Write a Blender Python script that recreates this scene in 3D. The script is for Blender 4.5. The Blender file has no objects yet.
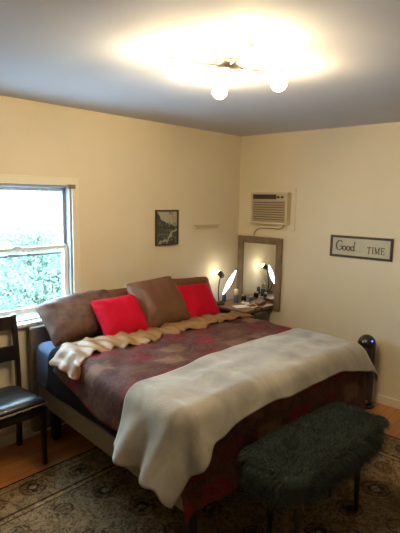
import bpy, bmesh, math, random
from mathutils import Vector, Matrix, noise
random.seed(7)
S = bpy.context.scene
C = S.collection
PI = math.pi

# ------------------------------------------------------------------ camera
cam_d = bpy.data.cameras.new('camera'); cam = bpy.data.objects.new('camera', cam_d); C.objects.link(cam)
S.camera = cam
fpx, cxp, cyp = 475.7287, 200.0, 266.5
VA, VB = (641.0, 205.0), (-324.0, 189.0)
A = Vector((VA[0]-cxp, cyp-VA[1], -fpx)).normalized()
B = Vector((VB[0]-cxp, cyp-VB[1], -fpx)).normalized()
Zc = A.cross(B)
Rm = Matrix((A, B, Zc))
cam.matrix_world = Matrix.Translation((-4.188, -3.264, 1.838)) @ Rm.to_4x4()
cam_d.sensor_fit = 'VERTICAL'; cam_d.sensor_height = 36.0
cam_d.lens = fpx/533.0*36.0
cam_d.clip_start = 0.02

# ------------------------------------------------------------------ world and light
W_ = bpy.data.worlds.new('world'); S.world = W_; W_.use_nodes = True
bg = W_.node_tree.nodes['Background']
bg.inputs[0].default_value = (0.60, 0.81, 1.0, 1); bg.inputs[1].default_value = 25.0
S.view_settings.view_transform = 'Standard'; S.view_settings.look = 'None'
S.view_settings.gamma = 1.0; S.view_settings.exposure = 0.38; S.view_settings.use_curve_mapping = False

LAMP_COL = (1.0, 0.73, 0.385)
LAMP_EMIT = 215.0

# ------------------------------------------------------------------ material helpers
def mat(name, col, rough=0.6, metal=0.0, **kw):
    m = bpy.data.materials.new(name); m.use_nodes = True
    b = m.node_tree.nodes['Principled BSDF']
    b.inputs['Base Color'].default_value = (*col, 1); b.inputs['Roughness'].default_value = rough
    b.inputs['Metallic'].default_value = metal
    if 'spec' in kw: b.inputs['Specular IOR Level'].default_value = kw['spec']
    if 'sheen' in kw:
        b.inputs['Sheen Weight'].default_value = kw['sheen']; b.inputs['Sheen Roughness'].default_value = 0.5
    if 'coat' in kw: b.inputs['Coat Weight'].default_value = kw['coat']
    return m
def N(m, t, **kw):
    n = m.node_tree.nodes.new(t)
    for k, v in kw.items(): setattr(n, k, v)
    return n
def lk(m, a, b): m.node_tree.links.new(a, b)
def bsdf(m): return m.node_tree.nodes['Principled BSDF']
def ramp(m, fac, stops, interp='LINEAR'):
    r = N(m, 'ShaderNodeValToRGB'); r.color_ramp.interpolation = interp
    els = r.color_ramp.elements
    while len(els) < len(stops): els.new(0.5)
    for e, (p, c) in zip(els, stops): e.position = p; e.color = (*c, 1)
    lk(m, fac, r.inputs[0]); return r.outputs[0]
def noise_n(m, vec, scale, detail=3, rough=0.5, dist=0.0):
    n = N(m, 'ShaderNodeTexNoise'); n.inputs['Scale'].default_value = scale
    n.inputs['Detail'].default_value = detail; n.inputs['Roughness'].default_value = rough
    n.inputs['Distortion'].default_value = dist
    if vec is not None: lk(m, vec, n.inputs['Vector'])
    return n
def coords(m, which='Object', sc=(1,1,1), rot=(0,0,0), loc=(0,0,0)):
    t = N(m, 'ShaderNodeTexCoord'); mp = N(m, 'ShaderNodeMapping')
    mp.inputs['Scale'].default_value = sc; mp.inputs['Rotation'].default_value = rot; mp.inputs['Location'].default_value = loc
    lk(m, t.outputs[which], mp.inputs[0]); return mp.outputs[0]
def mathn(m, op, a, b=None, c=None):
    n = N(m, 'ShaderNodeMath', operation=op)
    for i, v in enumerate((a, b, c)):
        if v is None: continue
        if isinstance(v, (int, float)): n.inputs[i].default_value = v
        else: lk(m, v, n.inputs[i])
    return n.outputs[0]
def mixc(m, fac, a, b, blend='MIX'):
    n = N(m, 'ShaderNodeMix', data_type='RGBA', blend_type=blend)
    for i, v in ((0, fac), (6, a), (7, b)):
        if isinstance(v, (int, float)): n.inputs[i].default_value = v
        elif isinstance(v, tuple): n.inputs[i].default_value = (*v, 1)
        else: lk(m, v, n.inputs[i])
    return n.outputs[2]
def bump(m, h, strength=0.3, dist=0.01):
    b = N(m, 'ShaderNodeBump'); b.inputs['Strength'].default_value = strength; b.inputs['Distance'].default_value = dist
    lk(m, h, b.inputs['Height']); lk(m, b.outputs[0], bsdf(m).inputs['Normal'])
def mottled(name, c1, c2, scale=8, rough=0.7, bumps=0.0, bscale=60, which='Object', **kw):
    m = mat(name, c1, rough, **kw); v = coords(m, which)
    n = noise_n(m, v, scale, 4)
    lk(m, ramp(m, n.outputs[0], [(0.3, c1), (0.7, c2)]), bsdf(m).inputs['Base Color'])
    if bumps:
        n2 = noise_n(m, v, bscale, 3); bump(m, n2.outputs[0], bumps, 0.004)
    return m
def emit(name, col, s):
    m = bpy.data.materials.new(name); m.use_nodes = True; nt = m.node_tree
    nt.nodes.remove(nt.nodes['Principled BSDF'])
    e = nt.nodes.new('ShaderNodeEmission'); e.inputs[0].default_value = (*col, 1); e.inputs[1].default_value = s
    nt.links.new(e.outputs[0], nt.nodes['Material Output'].inputs[0]); return m

M = {}
M['wall'] = mottled('cream paint', (0.75, 0.685, 0.52), (0.78, 0.715, 0.55), 3, 0.75, 0.15, 90)
M['ceil'] = mottled('ceiling paint', (0.54, 0.58, 0.67), (0.57, 0.61, 0.70), 2, 0.85, 0.15, 70)  # cool daylight tint put into the ceiling's base colour
M['trim'] = mottled('cream gloss trim', (0.80, 0.76, 0.62), (0.84, 0.80, 0.66), 5, 0.45)
M['sash'] = mottled('white sash paint', (0.80, 0.82, 0.80), (0.84, 0.86, 0.84), 5, 0.4)
M['jamb'] = mottled('grey jamb liner', (0.26, 0.28, 0.31), (0.30, 0.32, 0.35), 5, 0.5)
M['sashdark'] = mat('grey channel', (0.22, 0.25, 0.30), 0.5)
M['blackmetal'] = mat('black metal', (0.02, 0.02, 0.022), 0.4, 0.3)
M['steel'] = mat('brushed nickel', (0.55, 0.52, 0.48), 0.35, 1.0)
M['white'] = mat('white enamel', (0.8, 0.8, 0.78), 0.5)
M['bulb'] = emit('lit bulb', LAMP_COL, LAMP_EMIT)
M['deskbulb'] = emit('lit desk bulb', (1.0, 0.80, 0.5), 34.0)
M['led'] = emit('lit led head', (0.97, 0.98, 1.0), 7.5)  # emission for the lens flare streak beside the desk lamp
M['blueled'] = emit('blue indicator light', (0.10, 0.14, 1.0), 6.0)
M['headboard'] = mottled('grey woven upholstery', (0.15, 0.135, 0.115), (0.19, 0.17, 0.145), 30, 0.85, 0.4, 300)
M['rail'] = mottled('grey taupe woven upholstery', (0.20, 0.185, 0.155), (0.24, 0.22, 0.19), 30, 0.85, 0.4, 300)
M['sheet'] = mottled('blue fitted sheet', (0.06, 0.10, 0.19), (0.075, 0.12, 0.22), 10, 0.75, 0.2, 30)
M['black'] = mottled('black sheet', (0.008, 0.007, 0.008), (0.012, 0.010, 0.011), 10, 0.9, spec=0.08)  # black stands for shade and the dark box spring
M['red'] = mottled('red cushion cloth', (0.50, 0.004, 0.024), (0.43, 0.003, 0.020), 9, 0.85, 0.2, 60, spec=0.15)
M['brownsatin'] = mottled('brown satin', (0.105, 0.042, 0.020), (0.155, 0.064, 0.031), 6, 0.55, 0.6, 12)
M['gold'] = mottled('gold satin', (0.17, 0.082, 0.024), (0.26, 0.135, 0.044), 12, 0.55, 0.4, 35)
M['leather'] = mat('black leather', (0.012, 0.012, 0.016), 0.38, coat=0.15)
M['piping'] = mat('tan piping', (0.40, 0.31, 0.17), 0.5)
M['darkwood'] = mottled('espresso wood', (0.010, 0.007, 0.006), (0.022, 0.014, 0.011), 12, 0.35)
M['ivory'] = mottled('aged ivory plastic', (0.62, 0.55, 0.40), (0.66, 0.58, 0.43), 5, 0.5)
M['grille'] = mat('tan grille', (0.46, 0.37, 0.25), 0.6)
M['darkgrille'] = mat('dark grille', (0.10, 0.09, 0.07), 0.6)
M['cable'] = mat('grey brown cable', (0.22, 0.17, 0.11), 0.6)
M['mirrorwood'] = mottled('weathered grey brown wood', (0.17, 0.12, 0.08), (0.25, 0.18, 0.125), 14, 0.6, 0.3, 60)
M['mirror'] = mat('mirror glass', (0.86, 0.86, 0.82), 0.02, 1.0)
M['frameblack'] = mottled('black brown frame', (0.035, 0.028, 0.02), (0.055, 0.042, 0.03), 20, 0.5)
M['sign'] = mottled('off white sign board', (0.60, 0.58, 0.44), (0.50, 0.48, 0.36), 7, 0.7)
M['ink'] = mat('dark sign ink', (0.07, 0.06, 0.045), 0.8)
M['inklight'] = mat('faded sign ink', (0.30, 0.27, 0.19), 0.8)
M['fan'] = mat('glossy black plastic', (0.012, 0.012, 0.018), 0.22, coat=0.3)
M['fangrille'] = mat('dark violet plastic grille', (0.018, 0.014, 0.028), 0.4)
M['table'] = mottled('brown table wood', (0.16, 0.08, 0.035), (0.23, 0.12, 0.055), 9, 0.4)
M['bluejar'] = mat('blue glazed glass', (0.05, 0.11, 0.20), 0.2)
M['creamwax'] = mat('cream cap', (0.72, 0.60, 0.36), 0.5)
M['paper'] = mat('white paper', (0.82, 0.80, 0.74), 0.7)
M['bark'] = mottled('bark', (0.16, 0.13, 0.09), (0.24, 0.19, 0.13), 12, 0.9)

# thin window glass
m = bpy.data.materials.new('window glass'); m.use_nodes = True; nt = m.node_tree
nt.nodes.remove(nt.nodes['Principled BSDF'])
tr = nt.nodes.new('ShaderNodeBsdfTransparent'); tr.inputs[0].default_value = (0.93, 0.98, 0.97, 1)
gl = nt.nodes.new('ShaderNodeBsdfGlossy'); gl.inputs['Roughness'].default_value = 0.02
mx = nt.nodes.new('ShaderNodeMixShader'); mx.inputs[0].default_value = 0.05
nt.links.new(tr.outputs[0], mx.inputs[1]); nt.links.new(gl.outputs[0], mx.inputs[2])
nt.links.new(mx.outputs[0], nt.nodes['Material Output'].inputs[0]); M['glass'] = m

# leaves
m = mat('pale leaf green', (0.6, 0.75, 0.65), 0.6); v = coords(m); n = noise_n(m, v, 3, 2)
lk(m, ramp(m, n.outputs[0], [(0.35, (0.13, 0.19, 0.155)), (0.65, (0.17, 0.225, 0.185))]), bsdf(m).inputs['Base Color'])
M['leaf'] = m
tl = N(m, 'ShaderNodeBsdfTranslucent'); tl.inputs[0].default_value = (0.17, 0.24, 0.19, 1)
ms = N(m, 'ShaderNodeMixShader'); ms.inputs[0].default_value = 0.5
lk(m, bsdf(m).outputs[0], ms.inputs[1]); lk(m, tl.outputs[0], ms.inputs[2]); lk(m, ms.outputs[0], m.node_tree.nodes['Material Output'].inputs[0])

# wood floor
m = mat('orange oak planks', (0.5, 0.2, 0.06), 0.32)
v = coords(m, 'Object')
br = N(m, 'ShaderNodeTexBrick'); lk(m, v, br.inputs['Vector'])
br.offset = 0.37; br.inputs['Scale'].default_value = 1.0; br.inputs['Brick Width'].default_value = 0.9
br.inputs['Row Height'].default_value = 0.085; br.inputs['Mortar Size'].default_value = 0.0016
br.inputs['Color1'].default_value = (0.62, 0.25, 0.075, 1); br.inputs['Color2'].default_value = (0.48, 0.175, 0.05, 1)
br.inputs['Mortar'].default_value = (0.06, 0.02, 0.008, 1)
v2 = coords(m, 'Object', (2, 30, 1)); n = noise_n(m, v2, 3, 5, 0.6, 0.4)
lk(m, mixc(m, 0.55, br.outputs[0], ramp(m, n.outputs[0], [(0.3, (0.55, 0.5, 0.5)), (0.7, (1.0, 1.0, 1.0))]), 'MULTIPLY'), bsdf(m).inputs['Base Color'])
M['floor'] = m

# comforter patchwork brocade (UV in metres of cloth)
def brocade(name, gain=1.0):
    m = mat(name, (0.2, 0.05, 0.04), 0.8, spec=0.2)
    v = coords(m, 'UV')
    nw = noise_n(m, v, 12, 2); vm = N(m, 'ShaderNodeVectorMath', operation='MULTIPLY_ADD')
    lk(m, nw.outputs['Color'], vm.inputs[0]); vm.inputs[1].default_value = (0.08, 0.06, 0.0); lk(m, v, vm.inputs[2])
    g = gain
    sp = N(m, 'ShaderNodeSeparateXYZ'); lk(m, vm.outputs[0], sp.inputs[0])
    tv = mathn(m, 'MULTIPLY', sp.outputs[1], 1/0.175); row = mathn(m, 'FLOOR', tv)
    su = mathn(m, 'MULTIPLY_ADD', sp.outputs[0], 1/0.29, mathn(m, 'MULTIPLY', row, 0.5)); colm = mathn(m, 'FLOOR', su)
    du = mathn(m, 'ABSOLUTE', mathn(m, 'SUBTRACT', mathn(m, 'FRACT', su), 0.5)); dv = mathn(m, 'ABSOLUTE', mathn(m, 'SUBTRACT', mathn(m, 'FRACT', tv), 0.5))
    dd = mathn(m, 'MAXIMUM', du, mathn(m, 'MULTIPLY', dv, 0.95))
    nf = noise_n(m, v, 28, 4, 0.7)
    dd = mathn(m, 'ADD', dd, mathn(m, 'MULTIPLY', mathn(m, 'SUBTRACT', nf.outputs[0], 0.5), 0.35))
    mask = ramp(m, dd, [(0.24, (0.85, 0.85, 0.85)), (0.36, (0, 0, 0))])
    cv = N(m, 'ShaderNodeCombineXYZ'); lk(m, colm, cv.inputs[0]); lk(m, row, cv.inputs[1])
    wn = N(m, 'ShaderNodeTexWhiteNoise', noise_dimensions='2D'); lk(m, cv.outputs[0], wn.inputs['Vector'])
    patch = ramp(m, wn.outputs['Value'], [(0.0, (0.21*g, 0.004*g, 0.026*g)), (0.42, (0.22*g, 0.135*g, 0.085*g)), (0.66, (0.15*g, 0.012*g, 0.022*g)), (0.85, (0.13*g, 0.07*g, 0.045*g))], 'CONSTANT')
    cloth = mixc(m, mask, (0.088*g, 0.036*g, 0.032*g), patch)
    ng = noise_n(m, v, 4, 3)
    base = mixc(m, 1.0, cloth, ramp(m, ng.outputs[0], [(0.35, (0.75, 0.65, 0.65)), (0.65, (1.2, 1.15, 1.1))]), 'MULTIPLY')
    n1 = noise_n(m, v, 34, 3, 0.6, 1.6)
    motif = ramp(m, n1.outputs[0], [(0.46, (0, 0, 0)), (0.54, (1, 1, 1))])
    c1 = mixc(m, mathn(m, 'MULTIPLY', motif, 0.34), base, (0.17*g, 0.10*g, 0.068*g))
    n2 = noise_n(m, v, 9, 2, 0.5, 1.0)
    c2 = mixc(m, mathn(m, 'MULTIPLY', ramp(m, n2.outputs[0], [(0.5, (0, 0, 0)), (0.62, (1, 1, 1))]), 0.35), c1, (0.05*g, 0.008*g, 0.01*g))
    lk(m, c2, bsdf(m).inputs['Base Color'])
    n3 = noise_n(m, v, 45, 2); bump(m, n3.outputs[0], 0.25, 0.004)
    return m
M['brocade'] = brocade('maroon and brown patchwork brocade', 0.8)
# sham brocade
m = mottled('brown rust brocade', (0.060, 0.025, 0.017), (0.155, 0.075, 0.045), 16, 0.65, 0.6, 14); M['sham'] = m
# blanket
m = mat('cream plush blanket', (0.6, 0.55, 0.44), 0.9, sheen=0.35); v = coords(m, 'UV')
n = noise_n(m, v, 4.5, 4, 0.6, 0.6)
lk(m, ramp(m, n.outputs[0], [(0.35, (0.20, 0.188, 0.165)), (0.62, (0.315, 0.295, 0.258))]), bsdf(m).inputs['Base Color'])
n = noise_n(m, v, 130, 2); bump(m, n.outputs[0], 0.3, 0.004); M['blanket'] = m
# fur
m = mat('dark green faux fur', (0.02, 0.045, 0.038), 0.75, sheen=0.1); v = coords(m)
n = noise_n(m, v, 9, 3)
lk(m, ramp(m, n.outputs[0], [(0.3, (0.010, 0.022, 0.021)), (0.7, (0.026, 0.048, 0.044))]), bsdf(m).inputs['Base Color']); M['fur'] = m
# rug
def rug_mat(w, h):
    m = mat('faded oriental rug pile', (0.1, 0.08, 0.05), 0.95, spec=0.1)
    t = N(m, 'ShaderNodeTexCoord'); s = N(m, 'ShaderNodeSeparateXYZ'); lk(m, t.outputs['Object'], s.inputs[0])
    dx = mathn(m, 'SUBTRACT', w/2, mathn(m, 'ABSOLUTE', s.outputs[0])); dy = mathn(m, 'SUBTRACT', h/2, mathn(m, 'ABSOLUTE', s.outputs[1]))
    d = mathn(m, 'MINIMUM', dx, dy)
    tan, brown, dark, cream = (0.30, 0.20, 0.105), (0.20, 0.115, 0.062), (0.045, 0.027, 0.021), (0.42, 0.32, 0.19)
    # rosettes laid out on a lattice
    vor = N(m, 'ShaderNodeTexVoronoi'); vor.inputs['Scale'].default_value = 3.3; vor.inputs['Randomness'].default_value = 0.25
    lk(m, t.outputs['Object'], vor.inputs['Vector'])
    rings = ramp(m, vor.outputs['Distance'], [(0.0, cream), (0.09, cream), (0.11, dark), (0.16, dark), (0.18, (0.15, 0.10, 0.05)), (0.25, brown), (0.27, dark), (0.30, tan), (0.5, tan)])
    # scrollwork
    n1 = noise_n(m, t.outputs['Object'], 11, 2, 0.5, 2.2)
    scroll = ramp(m, n1.outputs[0], [(0.44, (0, 0, 0)), (0.48, (1, 1, 1)), (0.53, (1, 1, 1)), (0.57, (0, 0, 0))])
    body = mixc(m, mathn(m, 'MULTIPLY', scroll, 0.65), rings, (0.045, 0.034, 0.026))
    n4 = noise_n(m, t.outputs['Object'], 30, 2, 0.5, 1.4)
    body = mixc(m, mathn(m, 'MULTIPLY', ramp(m, n4.outputs[0], [(0.52, (0, 0, 0)), (0.6, (1, 1, 1))]), 0.5), body, cream)
    bands = ramp(m, mathn(m, 'MULTIPLY', d, 2.0), [(0.0, (0.012, 0.010, 0.010)), (0.03, (1, 1, 1)), (0.13, (1, 1, 1)), (0.135, (0.22, 0.2, 0.2)), (0.15, (0.95, 0.95, 0.9)),
                 (0.56, (0.9, 0.9, 0.9)), (0.565, (0.25, 0.22, 0.22)), (0.60, (1.2, 1.1, 1.0)), (0.66, (0.3, 0.28, 0.28)), (0.68, (0.85, 0.85, 0.85))], 'CONSTANT')
    c = mixc(m, 1.0, body, bands, 'MULTIPLY')
    n2 = noise_n(m, t.outputs['Object'], 5, 4, 0.65)
    c = mixc(m, 1.0, c, ramp(m, n2.outputs[0], [(0.3, (0.62, 0.62, 0.62)), (0.7, (1.15, 1.15, 1.15))]), 'MULTIPLY')
    n3 = noise_n(m, t.outputs['Object'], 190, 2)
    c = mixc(m, 0.5, c, ramp(m, n3.outputs[0], [(0.35, (0.4, 0.4, 0.4)), (0.65, (1.3, 1.3, 1.3))]), 'MULTIPLY')
    lk(m, c, bsdf(m).inputs['Base Color']); bump(m, n3.outputs[0], 0.5, 0.004)
    return m
# picture
m = mat('monochrome landscape print', (0.3, 0.3, 0.28), 0.5); v = coords(m, 'Generated')
s = N(m, 'ShaderNodeSeparateXYZ'); lk(m, v, s.inputs[0])
n = noise_n(m, v, 3.2, 5, 0.62, 0.7); n2 = noise_n(m, v, 9, 4, 0.7)
nn = mathn(m, 'MULTIPLY', mathn(m, 'SUBTRACT', n.outputs[0], 0.5), 0.7)
X, Zp = s.outputs[0], s.outputs[2]
hill = mathn(m, 'LESS_THAN', mathn(m, 'ADD', Zp, nn), mathn(m, 'MULTIPLY_ADD', X, -0.75, 0.98))
low = mathn(m, 'LESS_THAN', mathn(m, 'ADD', Zp, nn), 0.52)
land_f = mathn(m, 'MAXIMUM', hill, low)
riv = mathn(m, 'LESS_THAN', mathn(m, 'ABSOLUTE', mathn(m, 'SUBTRACT', mathn(m, 'MULTIPLY_ADD', Zp, 1.1, nn), mathn(m, 'MULTIPLY_ADD', X, 0.55, -0.08))), 0.045)
land = ramp(m, n2.outputs[0], [(0.40, (0.025, 0.03, 0.025)), (0.58, (0.09, 0.10, 0.08)), (0.68, (0.30, 0.30, 0.24))])
land = mixc(m, riv, land, (0.36, 0.36, 0.28))
tw = ramp(m, n2.outputs[0], [(0.50, (0.42, 0.42, 0.33)), (0.60, (0.16, 0.17, 0.13))])
skyc = mixc(m, mathn(m, 'GREATER_THAN', X, 0.6), (0.42, 0.42, 0.33), tw)
lk(m, mixc(m, land_f, skyc, land), bsdf(m).inputs['Base Color']); M['print'] = m

# ------------------------------------------------------------------ mesh helpers
def obj(name, bm, mt, parent=None, bev=0.0, smooth=False, sub=0, segs=2):
    me = bpy.data.meshes.new(name); bmesh.ops.recalc_face_normals(bm, faces=bm.faces); bm.to_mesh(me); bm.free()
    o = bpy.data.objects.new(name, me); C.objects.link(o)
    if mt is not None: me.materials.append(M[mt] if isinstance(mt, str) else mt)
    if parent is not None: o.parent = parent
    if smooth or bev:
        for p in me.polygons: p.use_smooth = True
    if bev:
        md = o.modifiers.new('bevel', 'BEVEL'); md.width = bev; md.segments = segs; md.limit_method = 'ANGLE'; md.harden_normals = True
    if sub:
        md = o.modifiers.new('sub', 'SUBSURF'); md.levels = sub; md.render_levels = sub
    return o
def BM(): return bmesh.new()
def box(bm, x0, x1, y0, y1, z0, z1, mtx=None):
    vs = [bm.verts.new(p) for p in ((x0,y0,z0),(x1,y0,z0),(x1,y1,z0),(x0,y1,z0),(x0,y0,z1),(x1,y0,z1),(x1,y1,z1),(x0,y1,z1))]
    for f in ((0,3,2,1),(4,5,6,7),(0,1,5,4),(1,2,6,5),(2,3,7,6),(3,0,4,7)): bm.faces.new([vs[i] for i in f])
    if mtx: bmesh.ops.transform(bm, matrix=mtx, verts=vs)
    return bm
def bx(*a): return box(BM(), *a)
def tube(bm, pts, r, seg=10, cap=True):
    pts = [Vector(p) for p in pts]; rings = []
    up = Vector((0,0,1))
    for i, p in enumerate(pts):
        d = (pts[min(i+1, len(pts)-1)] - pts[max(i-1, 0)]).normalized()
        a = d.cross(up)
        if a.length < 1e-3: a = d.cross(Vector((1,0,0)))
        a.normalize(); b = d.cross(a)
        rr = r[i] if isinstance(r, (list, tuple)) else r
        rings.append([bm.verts.new(p + (a*math.cos(2*PI*k/seg) + b*math.sin(2*PI*k/seg))*rr) for k in range(seg)])
    for i in range(len(rings)-1):
        for k in range(seg):
            bm.faces.new((rings[i][k], rings[i][(k+1)%seg], rings[i+1][(k+1)%seg], rings[i+1][k]))
    if cap: bm.faces.new(rings[0][::-1]); bm.faces.new(rings[-1])
    return bm
def lathe(bm, prof, seg=24, c=(0,0,0), mtx=None):
    rings = []; allv = []
    for r, z in prof:
        if r < 1e-5: ring = [bm.verts.new((c[0], c[1], c[2]+z))]
        else: ring = [bm.verts.new((c[0]+r*math.cos(2*PI*k/seg), c[1]+r*math.sin(2*PI*k/seg), c[2]+z)) for k in range(seg)]
        rings.append(ring); allv += ring
    for a, b in zip(rings, rings[1:]):
        for k in range(seg):
            k2 = (k+1) % seg
            if len(a) == 1 and len(b) == 1: continue
            if len(a) == 1: bm.faces.new((a[0], b[k2], b[k]))
            elif len(b) == 1: bm.faces.new((a[k], a[k2], b[0]))
            else: bm.faces.new((a[k], a[k2], b[k2], b[k]))
    if mtx: bmesh.ops.transform(bm, matrix=mtx, verts=allv)
    return bm
def smoothpath(pts, n=8):
    P = [Vector(p) for p in pts]; out = []
    for i in range(len(P)-1):
        p0, p1, p2, p3 = P[max(i-1,0)], P[i], P[i+1], P[min(i+2, len(P)-1)]
        for k in range(n):
            t = k/n
            out.append(0.5*((2*p1)+(p2-p0)*t+(2*p0-5*p1+4*p2-p3)*t*t+(3*p1-p0-3*p2+p3)*t**3))
    out.append(P[-1]); return out
def thing(name, label, cat, loc=(0,0,0), rz=0.0, group=None):
    o = bpy.data.objects.new(name, None); C.objects.link(o); o.location = loc; o.rotation_euler = (0,0,rz)
    o.empty_display_size = 0.1
    o['label'] = label; o['category'] = cat
    if group: o['group'] = group
    return o
def tag(o, label, cat, group=None):
    o['label'] = label; o['category'] = cat
    if group: o['group'] = group
    return o
def struct(name, bm, mt, parent=None, **kw):
    o = obj(name, bm, mt, parent, **kw)
    if parent is None: o['kind'] = 'structure'
    return o

# ------------------------------------------------------------------ room shell
XL, YF, H, T = -5.8, -6.4, 2.5, 0.14
struct('floor', bx(XL-T, T, YF-T, T, -0.12, 0), 'floor')
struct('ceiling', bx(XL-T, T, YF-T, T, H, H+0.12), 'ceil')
struct('wall_right', bx(0, T, YF-T, 0, 0, H), 'wall')
# back wall with the window opening
WX0, WX1, WZ0, WZ1 = -2.92, -2.115, 0.90, 1.915
bm = BM()
box(bm, XL-T, WX0, 0, T, 0, H); box(bm, WX1, T, 0, T, 0, H); box(bm, WX0, WX1, 0, T, 0, WZ0); box(bm, WX0, WX1, 0, T, WZ1, H)
struct('wall_back', bm, 'wall')
struct('wall_left', bx(XL-T, XL, YF-T, 0, 0, H), 'wall')
struct('wall_front', bx(XL, 0, YF-T, YF, 0, H), 'wall')
def baseb(name, x0, x1, y0, y1, ax):
    bm = BM(); box(bm, x0, x1, y0, y1, 0, 0.082)
    struct(name, bm, 'trim', bev=0.006)
baseb('baseboard_right', -0.016, 0, YF, 0, 0)
baseb('baseboard_back', XL, -0.016, -0.016, 0, 1)
baseb('baseboard_left', XL, XL+0.016, YF, -0.016, 0)
baseb('baseboard_front', XL+0.016, -0.016, YF, YF+0.016, 1)

# window_1: double hung, in the back wall
win = bpy.data.objects.new('window_1', None); C.objects.link(win); win['kind'] = 'structure'; win.location = (0,0,0)
bm = BM()
cw = 0.062
box(bm, WX0-cw, WX0, -0.014, 0, WZ0-0.02, WZ1+cw); box(bm, WX1, WX1+cw, -0.014, 0, WZ0-0.02, WZ1+cw); box(bm, WX0, WX1, -0.014, 0, WZ1, WZ1+cw)
obj('casing', bm, 'trim', win, bev=0.004)
bm = BM(); box(bm, WX0-0.07, WX1+0.07, -0.045, 0.03, WZ0-0.022, WZ0+0.004); obj('sill', bm, 'sash', win, bev=0.005)
bm = BM()
box(bm, WX0, WX0+0.018, 0.0, T, WZ0, WZ1); box(bm, WX1-0.018, WX1, 0.0, T, WZ0, WZ1); box(bm, WX0, WX1, 0.0, T, WZ1-0.018, WZ1); box(bm, WX0, WX1, 0.03, T, WZ0, WZ0+0.014)
obj('jamb_liner', bm, M['jamb'], win, bev=0.002)
bm = BM()
box(bm, WX1-0.045, WX1-0.018, 0.055, 0.075, 1.46, WZ1-0.018); box(bm, WX0+0.018, WX0+0.045, 0.055, 0.075, 1.46, WZ1-0.018)
obj('sash_channel', bm, 'sashdark', win)
def sash(name, y, z0, z1, st, bot, top, gname):
    x0, x1 = WX0+0.02, WX1-0.02
    bm = BM()
    box(bm, x0, x0+st, y, y+0.03, z0, z1); box(bm, x1-st, x1, y, y+0.03, z0, z1)
    box(bm, x0+st, x1-st, y, y+0.03, z0, z0+bot); box(bm, x0+st, x1-st, y, y+0.03, z1-top, z1)
    o = obj(name, bm, 'sash', win, bev=0.003)
    bm = BM(); box(bm, x0+st, x1-st, y+0.012, y+0.016, z0+bot, z1-top)
    obj('pane', bm, 'glass', o)
    return o
sash('upper_sash', 0.075, 1.385, WZ1-0.02, 0.03, 0.022, 0.03, 'g')
lo = sash('lower_sash', 0.035, 0.955, 1.455, 0.035, 0.045, 0.026, 'g')
bm = BM(); box(bm, -2.60, -2.53, 0.012, 0.034, 1.455, 1.466); box(bm, -2.58, -2.55, 0.008, 0.03, 1.466, 1.474)
obj('sash_lock', bm, 'sash', lo, bev=0.002)
bm = BM(); box(bm, WX0+0.05, WX1-0.05, 0.066, 0.074, 1.383, 1.399); box(bm, -2.60, -2.53, 0.066, 0.074, 1.399, 1.408); obj('sash_lift', bm, 'sashdark', lo, bev=0.003)  # upper sash's bottom rail, bluish shade put into its grey
# raised roller shade bracket at the top right corner
bm = BM(); tube(bm, [(WX0+0.01, 0.012, WZ1-0.012), (WX1-0.03, 0.012, WZ1-0.012)], 0.010, 10)
obj('shade_rod', bm, 'sashdark', win, smooth=True)
bm = BM(); box(bm, WX1-0.045, WX1+0.022, -0.03, 0.0, WZ1-0.026, WZ1+0.006); obj('shade_bracket', bm, M['mirrorwood'], win, bev=0.003)
# outside: pale ground added to bounce daylight; trees seen overexposed through the window
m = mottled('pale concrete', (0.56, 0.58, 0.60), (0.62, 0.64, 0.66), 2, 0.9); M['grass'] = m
bm = BM(); box(bm, -30, 30, T, 40, -0.9, -0.7); o = struct('patio_ground', bm, 'grass')
def tree(x, y, r, zc, zg, n, label, seed):
    rnd = random.Random(seed)
    t = thing('leafy_tree', label, 'tree', (x, y, -0.7), 0)
    bm = BM(); tube(bm, [(0,0,0), (0.05,0.02,1.0), (-0.03,0,zc+0.7)], [0.12, 0.09, 0.05], 8)
    for k in range(7):
        a = k*0.9; tube(bm, [(0,0,1.0+0.12*k), (math.cos(a)*r*0.5, math.sin(a)*r*0.5, 1.4+0.15*k), (math.cos(a)*r*0.8, math.sin(a)*r*0.8, 1.6+0.2*k)], [0.04,0.025,0.008], 6)
    obj('trunk', bm, 'bark', t, smooth=True)
    bm = BM()
    cl = []
    for k in range(60):
        d = Vector((rnd.gauss(0,1), rnd.gauss(0,1), rnd.gauss(0,1))).normalized()*rnd.random()**0.45
        cl.append(Vector((d.x*r, d.y*r*0.8, zc+0.7+d.z*zg)))
    for k in range(n):
        p = rnd.choice(cl) + Vector((rnd.gauss(0,1), rnd.gauss(0,1), rnd.gauss(0,1)))*0.17
        s_ = rnd.uniform(0.025, 0.045)
        a = Vector((rnd.gauss(0,1), rnd.gauss(0,1), rnd.gauss(0,1))).normalized(); b = a.cross(Vector((rnd.gauss(0,1), rnd.gauss(0,1), rnd.gauss(0,1)))).normalized()
        q = [p-a*s_, p-b*s_*0.45, p+a*s_, p+b*s_*0.45]
        bm.faces.new([bm.verts.new(v) for v in q])
    obj('foliage', bm, 'leaf', t)
tree(-0.55, 3.6, 1.3, 0.40, 0.95, 32000, 'pale leafy tree outside, nearest the window and filling its lower pane', 1)
tree(2.1, 7.2, 1.6, 0.7, 1.2, 14000, 'hazy leafy tree standing farther back outside the window', 2)

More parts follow.
